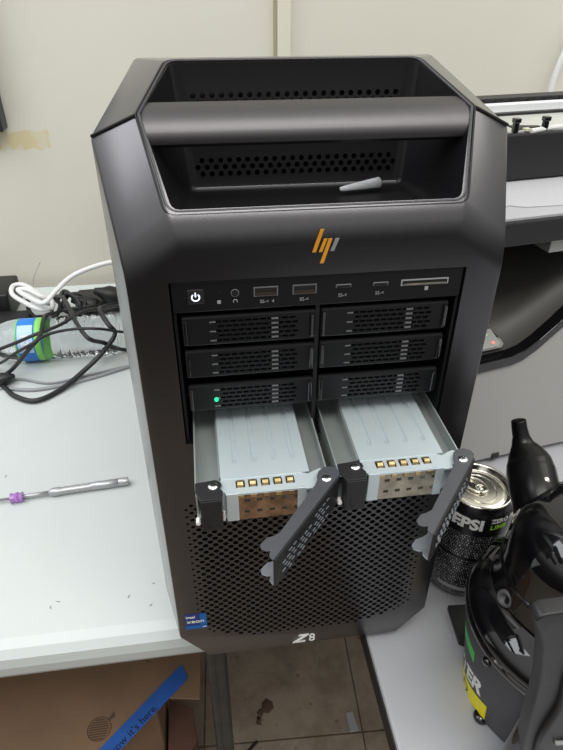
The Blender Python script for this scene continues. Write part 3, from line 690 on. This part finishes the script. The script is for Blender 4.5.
# upper housing with output shelf
b=BM(); box(b,PL,.62,YF-.002,YF+.40,.2720,.2960,.002); up=obj('output_housing',b,M['black'],pr)
b=BM(); prism(b,[(PL,YF+.0),(.225,YF+.0),(.62,YF+.0),(.62,.52),(PL,.52)],.003,.0005,mtx=Matrix.Translation((0,0,.2962))); obj('output_shelf',b,M['paper'],pr)
b=BM(); prism(b,[(PL,.215),(.232,.235),(.246,.226),(.30,.220),(.62,.224),(.62,.40),(PL,.40)],.0008,mtx=Matrix.Translation((0,0,.2994))); obj('paper_sheet',b,M['sheetp'],pr)
b=BM(); box(b,.275,.330,YF+.01,YF+.05,.255,.271,.001); obj('paper_stop',b,M['scan'],pr)
# scanner unit
b=BM(); box(b,PL,.62,.298,.50,.302,.3485,.002); box(b,PL,.62,.41,.50,.296,.304); sc=obj('scanner_body',b,M['black'],pr)
b=BM(); box(b,PL,.62,.303,.400,.3475,.3498); bed=obj('scanner_bed',b,M['scan'],pr)
b=BM(); box(b,PL+.008,.62,.372,.378,.3485,.3525); box(b,PL+.008,.62,.381,.386,.3485,.3510); obj('scanner_rail',b,M['black'],sc)
b=BM(); box(b,PL+.008,.62,.392,.402,.3490,.3580,.001); obj('glass_frame',b,M['milky'],sc)
b=BM(); box(b,PL,.62,.404,.425,.3485,.3625,.001); hg=obj('hinge_bar',b,M['black'],sc)
b=BM()
for k in range(14): box(b,.27+k*.022,.27+k*.022+.014,.4020,.4042,.3585,.3600)
obj('hinge_slots',b,M['dark'],hg)
for x in (.2735,.3085):
    b=BM(); box(b,x-.0030,x+.0030,.301,.306,.3485,.3600,.0012); box(b,x-.0036,x+.0036,.300,.307,.3580,.3625,.0010); obj('lid_peg',b,M['blackgloss'],sc)
b=BM(); box(b,.2850,.2910,.302,.307,.3495,.3520); obj('yellow_tab',b,mat('tab cream',(.6,.6,.42),.5),sc)
b=BM(); prism(b,[(.2790,.306),(.2900,.309),(.3100,.312),(.3100,.316),(.2800,.326)],.0012,mtx=Matrix.Translation((0,0,.3500))); obj('cable_flap',b,M['black'],sc)
b=BM(); tube(b,[(.29,.300,.3500),(.32,.305,.3505),(.36,.31,.351),(.42,.315,.351)],.0025,8); obj('white_strip',b,M['white'],sc)
a_=math.radians(9); pv=Vector((.255,.205,0)); R_=Matrix.Rotation(a_,4,'Z'); pr.location=pv+R_@(Vector(pr.location)-pv); pr.rotation_euler.z=a_
# ------------------------------------------------------------------ cables
def cable(name,P,r,m,label,cat='cable',n=8,seg=8,**k):
    b=BM(); tube(b,P,r,seg,n,**k); o=obj(name,b,m,smooth=True); recenter(o); tag(o,label,cat); return o
cable('power_cable',[(-.45,.50,-.0055),(-.405,.478,-.0055),(-.360,.450,-.0055),(-.335,.420,-.0055),(-.304,.404,-.0055),(-.274,.426,-.0055),(-.243,.458,.004),(-.217,.478,.020),(-.200,.502,.035),(-.208,.507,.050),(-.223,.543,.055),(-.224,.605,.030),(-.210,.643,.015)],.0036,M['cable'],'thick black cable bowing forward over the white table in front of the water bottle')
cable('flat_cable',[(-.40,.452,-.0075),(-.360,.445,-.0075),(-.317,.434,-.0075),(-.277,.439,-.0075),(-.230,.455,-.0075),(-.185,.476,-.0075),(-.13,.50,-.0075)],.0026,M['cableg'],'thin grey cable lying along the white table behind the thick black loop')
cable('grey_cord',[(-.41,.452,-.0076),(-.363,.458,-.0076),(-.337,.464,-.0076),(-.292,.448,-.0076),(-.24,.462,-.0076),(-.15,.49,-.0076)],.0018,M['cableg'],'thinner grey cord just behind the grey cable on the white table')
cable('black_cable',[(-.40,.50,.01),(-.361,.489,.030),(-.334,.477,.045),(-.304,.472,.059),(-.272,.493,.061),(-.245,.536,.058),(-.214,.600,.030),(-.183,.652,.010)],.0026,M['cable'],'black cable running over the middle of the water bottle up to the right')
cable('black_cable',[(-.40,.50,-.005),(-.365,.483,.010),(-.332,.456,.040),(-.305,.447,.058),(-.281,.465,.063),(-.249,.476,.062),(-.215,.479,.058),(-.191,.516,.030),(-.15,.56,.0)],.0021,M['cable'],'thin black cable crossing the bottle almost level to its base end')
cable('black_cable',[(-.33,.70,.01),(-.312,.652,.030),(-.281,.583,.058),(-.251,.500,.060),(-.229,.459,.055),(-.215,.487,.030),(-.192,.522,-.0055),(-.13,.525,-.0065)],.0032,M['cable'],'black cable dropping from the tangle over the bottle base toward the tower')
cable('black_cable',[(-.40,.49,-.006),(-.365,.473,-.004),(-.344,.463,.010),(-.309,.447,.050),(-.294,.463,.062),(-.298,.519,.062),(-.307,.595,.030),(-.323,.659,.020)],.0030,M['cable'],'black cable climbing over the bottle label into the tangle')
cable('black_cable',[(-.46,.60,-.003),(-.399,.618,.000),(-.372,.639,.000),(-.329,.631,.005),(-.292,.619,.020),(-.253,.628,.020),(-.213,.672,.010)],.0030,M['cable'],'black cable running behind the bottle below the white coil')
cable('black_cable',[(-.45,.59,-.004),(-.393,.600,-.003),(-.369,.611,.0),(-.335,.613,.0),(-.303,.620,.005),(-.258,.634,.0),(-.20,.66,.0)],.0033,M['cable'],'lowest black cable directly behind the bottle shoulder')
cable('white_cable',[(-.315,.614,.035),(-.335,.643,.040),(-.365,.680,.040),(-.382,.679,.040),(-.377,.648,.040),(-.352,.616,.040),(-.325,.598,.035),(-.307,.602,.035),(-.313,.628,.035),(-.327,.624,.045),(-.348,.639,.050),(-.364,.641,.050),(-.339,.609,.050),(-.314,.588,.050),(-.298,.604,.060),(-.279,.629,.070),(-.252,.638,.080),(-.208,.641,.090),(-.15,.66,.085)],.0040,M['whitec'],'white cable coiled on the tangle and rising behind the tower')
cable('coiled_cable',[(-.310,.657,.020),(-.300,.669,.030),(-.284,.648,.030),(-.273,.630,.020),(-.284,.622,.010),(-.297,.637,.020),(-.292,.647,.035),(-.274,.630,.035),(-.268,.619,.020),(-.284,.626,.010),(-.303,.646,.010),(-.289,.652,.030),(-.266,.650,.030),(-.262,.625,.022),(-.280,.618,.012)],.0034,M['cable'],'black cable wound in tight upright loops right of the white coil')
cable('looped_cable',[(-.360,.664,.020),(-.354,.639,.010),(-.334,.627,-.002),(-.309,.619,.010),(-.304,.642,.020),(-.325,.670,.020)],.0036,M['cable'],'black cable loop directly under the white coil')
cable('thin_fiber',[(-.343,.653,.050),(-.335,.645,.07),(-.329,.640,.080),(-.310,.608,.110)],.0004,M['cableg'],'hair-thin grey wire end sticking up from the white coil','wire')
# adapters & plugs
def lump(name,x0,x1,y0,y1,z0,z1,m,label,cat,rz=0,bev=.004):
    b=BM(); box(b,x0,x1,y0,y1,z0,z1,bev,3); o=obj(name,b,m,angle=40); recenter(o); o.rotation_euler.z=rz; tag(o,label,cat); return o
lump('power_adapter',-.475,-.388,.655,.735,ZT,.036,M['black'],'square black power adapter at the left edge beside the white coil','adapter')
lump('adapter_brick',-.46,-.352,.600,.645,ZT,.012,M['black'],'low black adapter brick lying behind the bottle neck','adapter')
b=BM(); lathe(b,[(0,0),(.010,0),(.013,.006),(.013,.022),(.008,.030),(.005,.044),(0,.045)],20,Matrix.Translation((-.243,.640,.012))@frame_to((-.8,.1,.25))); o=obj('power_plug',b,M['black'],smooth=True); recenter(o); tag(o,'round black plug in the tangle next to the tower edge','plug')
b=BM(); lathe(b,[(0,0),(.014,0),(.016,.008),(.015,.024),(.009,.034),(.005,.046),(0,.047)],20,Matrix.Translation((-.205,.655,.018))@frame_to((-.75,-.1,.35))); o=obj('power_plug',b,M['black'],smooth=True); recenter(o); tag(o,'larger black plug closest to the tower on the power strip','plug')
lump('power_strip',-.285,-.13,.660,.715,ZT,.012,M['black'],'black power strip lying on the table against the wall by the tower','power strip',.05)
b=BM(); lathe(b,[(0,0),(.006,0),(.009,.004),(.0095,.020),(.006,.030),(.003,.036),(0,.036)],14,Matrix.Translation((-.375,.448,.0005))@frame_to((.9,.25,.06))); o=obj('cable_connector',b,M['cable'],smooth=True); recenter(o); tag(o,'black cable connector at the left picture edge in front of the bottle cap','connector')
# ------------------------------------------------------------------ water bottle (lying along x)
BX,BY,BZ=-.1990,.524,ZT+.0325
bt=empty('water_bottle',(BX-.1,BY,ZT)); tag(bt,'clear plastic water bottle with blue and green label lying under the cables','bottle')
A=Matrix.Translation((BX,BY,BZ))@Matrix.Rotation(-PI/2,4,'Y')   # z local -> -x
def bw(z): return .0318-.0030*(0.5-.5*math.cos(2*PI*z/.0129))**2
prof=[(0,.006),(.012,.002),(.026,.0),(.0305,.006)]+[(bw(z),.008+z) for z in [i*.003 for i in range(31)]]+[(.0318,.104),(.0312,.108),(.0312,.142),(.0318,.146),(.0305,.156),(.0255,.172),(.0175,.188),(.0135,.194),(.0125,.200),(.0125,.212)]
b=BM(); lathe(b,prof,40,A,cap=False); obj('bottle_shell',b,M['pet'],bt,smooth=True)
b=BM(); lathe(b,[(.0320,.1060),(.0322,.1061),(.0322,.1150),(.0320,.1151)],48,A,cap=False); obj('label_green',b,M['greenlab'],bt,smooth=True)
b=BM(); lathe(b,[(.0320,.1150),(.0322,.1151),(.0322,.1400),(.0320,.1401)],48,A,cap=False); lb=obj('label_blue',b,M['bluelab'],bt,smooth=True)
b=BM(); lathe(b,[(.0321,.1400),(.0323,.1401),(.0323,.1422),(.0321,.1423)],48,A,cap=False); obj('label_edge',b,M['greenlab'],bt,smooth=True)
# pale patch on the label's top and a few white letter strokes at the front
pt=BM()
for i in range(14):
    a=math.radians(20+i*5.5)
    for s in (1,):
        v=[]
        for aa in (a,a+math.radians(5.6)):
            for z in (.1170,.1385): v.append(pt.verts.new(A@Vector((.0325*math.cos(aa-PI/2+PI/2),-.0325*math.sin(aa-PI/2+PI/2),z))))
        pt.faces.new((v[0],v[1],v[3],v[2]))
obj('label_patch',pt,M['palelab'],lb)
tx=text_bm('K2o',.014,.0001,bold=.0004)
for v in tx.verts:
    a=math.radians(48)+v.co.x/.0325; z=.1365-v.co.y*1.1-.003; rr=.0326+v.co.z
    # letters run round the bottle toward the front
    v.co=A@Vector((rr*math.cos(a),rr*math.sin(a)*-1,z))
tx2=BM(); merge(tx2,tx); bmesh.ops.recalc_face_normals(tx2,faces=tx2.faces); obj('label_lettering',tx2,M['whiteink'],lb)
b=BM(); lathe(b,[(.0,.2185),(.0130,.2185),(.0142,.2170),(.0142,.2040),(.0,.2040)],28,A); obj('cap',b,M['milky'],bt,smooth=False)
# ------------------------------------------------------------------ screwdriver
sd=empty('precision_screwdriver',(-.235,.230,ZT)); tag(sd,'slim grey precision screwdriver with a purple bead, lying on the white table','screwdriver')
D=Matrix.Translation((-.1665,.2290,ZT+.0051))@frame_to((-1,-.085,0))@Matrix.Diagonal((1.1,1.1,1.27,1))
b=BM(); lathe(b,[(0,0),(.0042,.0003),(.0044,.001),(.0044,.0085),(.0040,.009),(.0044,.0095),(.0043,.032),(.0036,.033),(.0044,.0345),(.0036,.037),(.0044,.0395),(.0036,.042),(.0044,.0445),(.0036,.047),(.0044,.0495),(.0036,.052),(.0044,.0545),(.0036,.057),(.0044,.0595),(.0044,.066),(.0028,.069),(0,.069)],24,D); obj('handle',b,M['driver'],sd,angle=60)
b=BM(); lathe(b,[(0,.066),(.0022,.066),(.0022,.100),(.0,.100)],14,D); obj('neck',b,M['driver'],sd,smooth=True)
b=BM(); lathe(b,[(.0030,.0905),(.0056,.0908),(.0046,.0935),(.0058,.0955),(.0046,.0980),(.0056,.1010),(.0030,.1015)],10,D); obj('bead',b,M['purple'],sd)
b=BM(); lathe(b,[(0,.100),(.0015,.100),(.0013,.150),(0,.152)],12,D); obj('shaft',b,M['driver'],sd,smooth=True)
# tiny debris marks on the white table
for i,(x,y) in enumerate(((-0.135,0.087),(-0.157,0.074),(-0.227,0.072),(-0.220,0.079),(-0.134,0.065),(-0.311,0.264),)):
    b=BM(); prism(b,[(0,0),(.0022+.001*(i%3),.0004),(.003+.001*(i%2),.0014),(.0006,.0010)],.0004,mtx=Matrix.Translation((x,y,ZT+.0001))@Matrix.Rotation(i*.9,4,'Z')); o=obj('debris_crumb',b,M['cableg']); recenter(o)
    tag(o,'tiny grey crumb on the white table between the screwdriver and the tower' if i!=5 else 'lone tiny grey crumb near the left edge, above the screwdriver','debris','crumbs on the white table' if i!=5 else None)
# ------------------------------------------------------------------ under the table
zb=-.42
bx=empty('cardboard_box',(-.45,.38,-.72)); tag(bx,'brown cardboard box with an open flap and round printed stamp, under the white table','box')
b=BM(); prism(b,[(-.75,.12),(-.255,.12),(-.182,.192),(-.182,.60),(-.75,.60)],.2990,.002,mtx=Matrix.Translation((0,0,-.72))); obj('box_body',b,M['card'],bx)
b=BM(); prism(b,[(-.75,.1150),(-.2620,.1150),(-.175,.1975),(-.1157,.1875),(-.1120,.2655),(-.112,.33),(-.75,.33)],.0030,.0006,1,mtx=Matrix.Translation((0,0,zb-.0030))); obj('box_flap',b,M['card'],bx)
b=BM(); SX,SY=-.2600,.1640
tube(b,[(SX+.0165*math.cos(a),SY+.0165*math.sin(a),zb+.0002) for a in [i*PI/16 for i in range(32)]],.0007,4,closed=True,smooth=False)
for k in range(9): 
    w_=.0148*math.cos(math.asin(max(-1,min(1,(k-4)/4.6)))); box(b,SX-w_,SX+w_*.9,SY-.0145+k*.0033,SY-.0145+k*.0033+.0019,zb,zb+.0004)
prism(b,[(0,0),(.011,.004),(.009,.013)],.0004,mtx=Matrix.Translation((SX+.010,SY+.010,zb))); tube(b,[(-.205,.268,zb+.0002),(-.196,.256,zb+.0002),(-.186,.270,zb+.0002)],.0009,4,smooth=False)
obj('printed_stamp',b,M['cardd'],bx)
b=BM(); prism(b,[(-.1455,.2430),(-.1425,.2440),(-.1340,.2240),(-.1350,.2190),(-.262,.098),(-.290,.105),(-.265,.128)],.0016,.0003,1,mtx=Matrix.Translation((0,0,zb+.0002))); bl=obj('printed_strip',b,M['band'])
ang=math.atan2(.243-.128,-.1455+.265)
tb=BM(); merge(tb,text_bm('and now it\u2019s here.',.0150,.0001,bold=.0001),Matrix.Translation((-.2475,.1130,zb+.0020))@Matrix.Rotation(ang,4,'Z')@Matrix.Translation((-.010,.0008,0)))
obj('strip_lettering',tb,M['ink'],bl); tag(bl,'blue printed strip with dark lettering lying diagonally over the cardboard box','strip')
b=BM(); prism(b,[(-.250,.108),(-.177,.181),(-.177,.27),(-.137,.245),(-.130,.195),(-.222,.072)],.16,.001,mtx=Matrix.Translation((0,0,-.72))); o=obj('dark_block',b,M['darkbrown']); recenter(o); tag(o,'dark brown block on the floor, partly showing below the blue strip','box')  # dark brown block filling the triangle below the strip
cable('hanging_cable',[(-.030,.24,-.06),(-.040,.21,-.10),(-.052,.185,-.15),(-.066,.175,-.20),(-.075,.172,-.28),(-.080,.175,-.45),(-.07,.20,-.66),(-.03,.25,-.716)],.0030,M['cable'],'black cable hanging beside the table leg under the tower')
b=BM(); prism(b,[(-.020,.300),(-.016,.296),(-.010,.303),(-.002,.300),(.010,.309),(.009,.322),(-.003,.330),(-.012,.322),(-.013,.312),(-.020,.310),(-.024,.304)],.0012,.0004,1,mtx=Matrix.Translation((0,0,-.72))); prism(b,[(-.024,.298),(-.016,.296),(-.018,.280),(-.027,.284)],.001,mtx=Matrix.Translation((0,0,-.72)));
o=obj('tape_scrap',b,M['cardd'],smooth=True); recenter(o); tag(o,'dark crumpled tape scrap on the floor tiles','scrap')
b=BM(); prism(b,[(-.008,-.018),(.009,-.018),(.008,.018),(-.006,.018)],.004,.0008,mtx=Matrix.Translation((.155,.262,-.72))@Matrix.Rotation(.1,4,'Z')); o=obj('plastic_scrap',b,M['paper']); recenter(o); tag(o,'small pale plastic scrap on the floor tiles by the right table','scrap')
# ------------------------------------------------------------------ wall items
wf=empty('wall_screen',(-.50,.785,.266)); tag(wf,'dark framed screen on the wall at the upper left edge','screen')
b=BM(); box(b,-.70,-.3620,.765,.799,.2660,.62,.003); obj('frame',b,M['frame'],wf)
b=BM(); box(b,-.69,-.3700,.7630,.7655,.2780,.61); obj('display',b,M['screen'],wf)
b=BM(); box(b,-.3780,-.3745,.7620,.7630,.300,.345); obj('red_mark',b,mat('dull red',(.3,.03,.03),.5),wf)
cable('wall_hose',[(.560,.775,.28),(.562,.775,.330),(.570,.775,.370),(.585,.775,.410),(.62,.775,.45),(.70,.775,.48)],.0055,M['whitec'],'white hose curving up the wall above the printer','hose')
# ------------------------------------------------------------------ lights
def area(name,loc,rot,sx,sy,e,col=(1,1,1)):
    l=bpy.data.lights.new(name,'AREA'); l.shape='RECTANGLE'; l.size=sx; l.size_y=sy; l.energy=e; l.color=col
    o=bpy.data.objects.new(name,l); C.objects.link(o); o.location=loc; o.rotation_euler=rot; return o
area('ceiling_fill_lamp',(-1.15,.25,1.55),(0,math.radians(-18),0),1.0,1.0,15,(.93,.96,1.0))
area('ceiling_fill_lamp',(1.25,.15,1.45),(0,math.radians(24),0),1.0,.9,8,(1,.98,.90))  # added warm fill, no known source there; lifts the tower's right facet
area('ceiling_fill_lamp',(.10,-.85,2.05),(math.radians(34),0,0),1.8,.6,30,(1,.985,.94))  # added behind the camera to brighten the back wall
w=bpy.data.worlds.new('room'); bpy.context.scene.world=w; w.use_nodes=True
nt=w.node_tree; tc=nt.nodes.new('ShaderNodeTexCoord'); sp=nt.nodes.new('ShaderNodeSeparateXYZ'); nt.links.new(tc.outputs['Generated'],sp.inputs[0])
mp=nt.nodes.new('ShaderNodeMapRange'); mp.inputs[1].default_value=-1; mp.inputs[2].default_value=1; nt.links.new(sp.outputs['Z'],mp.inputs[0])
rp=nt.nodes.new('ShaderNodeValToRGB'); e=rp.color_ramp.elements; e[0].position=.40; e[0].color=(.03,.026,.022,1); e[1].position=.80; e[1].color=(1,1,.98,1)
q=e.new(.52); q.color=(.12,.115,.11,1); q=e.new(.64); q.color=(.70,.70,.68,1)
nt.links.new(mp.outputs[0],rp.inputs['Fac']); nt.links.new(rp.outputs['Color'],nt.nodes['Background'].inputs[0]); nt.nodes['Background'].inputs[1].default_value=1.0
# ------------------------------------------------------------------ camera
def camera():
    cx,cy,cz,yaw,pitch,roll=-.0630818,-.29391736,.48600338,-.14087819,.59735596,.00460518
    s,c=math.sin,math.cos
    f0=Vector((-s(yaw),c(yaw),0)); r=Vector((c(yaw),s(yaw),0)); z=Vector((0,0,1))
    f=f0*c(pitch)-z*s(pitch); u=z*c(pitch)+f0*s(pitch)
    rr=r*c(roll)+u*s(roll); uu=-r*s(roll)+u*c(roll)
    cam=bpy.data.cameras.new('camera'); o=bpy.data.objects.new('camera',cam); C.objects.link(o)
    m=Matrix((( rr.x,uu.x,-f.x,cx),(rr.y,uu.y,-f.y,cy),(rr.z,uu.z,-f.z,cz),(0,0,0,1))); o.matrix_world=m
    cam.sensor_fit='AUTO'; cam.sensor_width=36; cam.lens=28.8; cam.clip_start=.01; cam.clip_end=20
    bpy.context.scene.camera=o
camera()
vs=bpy.context.scene.view_settings; vs.view_transform='Standard'; vs.look='None'; vs.exposure=0; vs.gamma=1; vs.use_curve_mapping=False
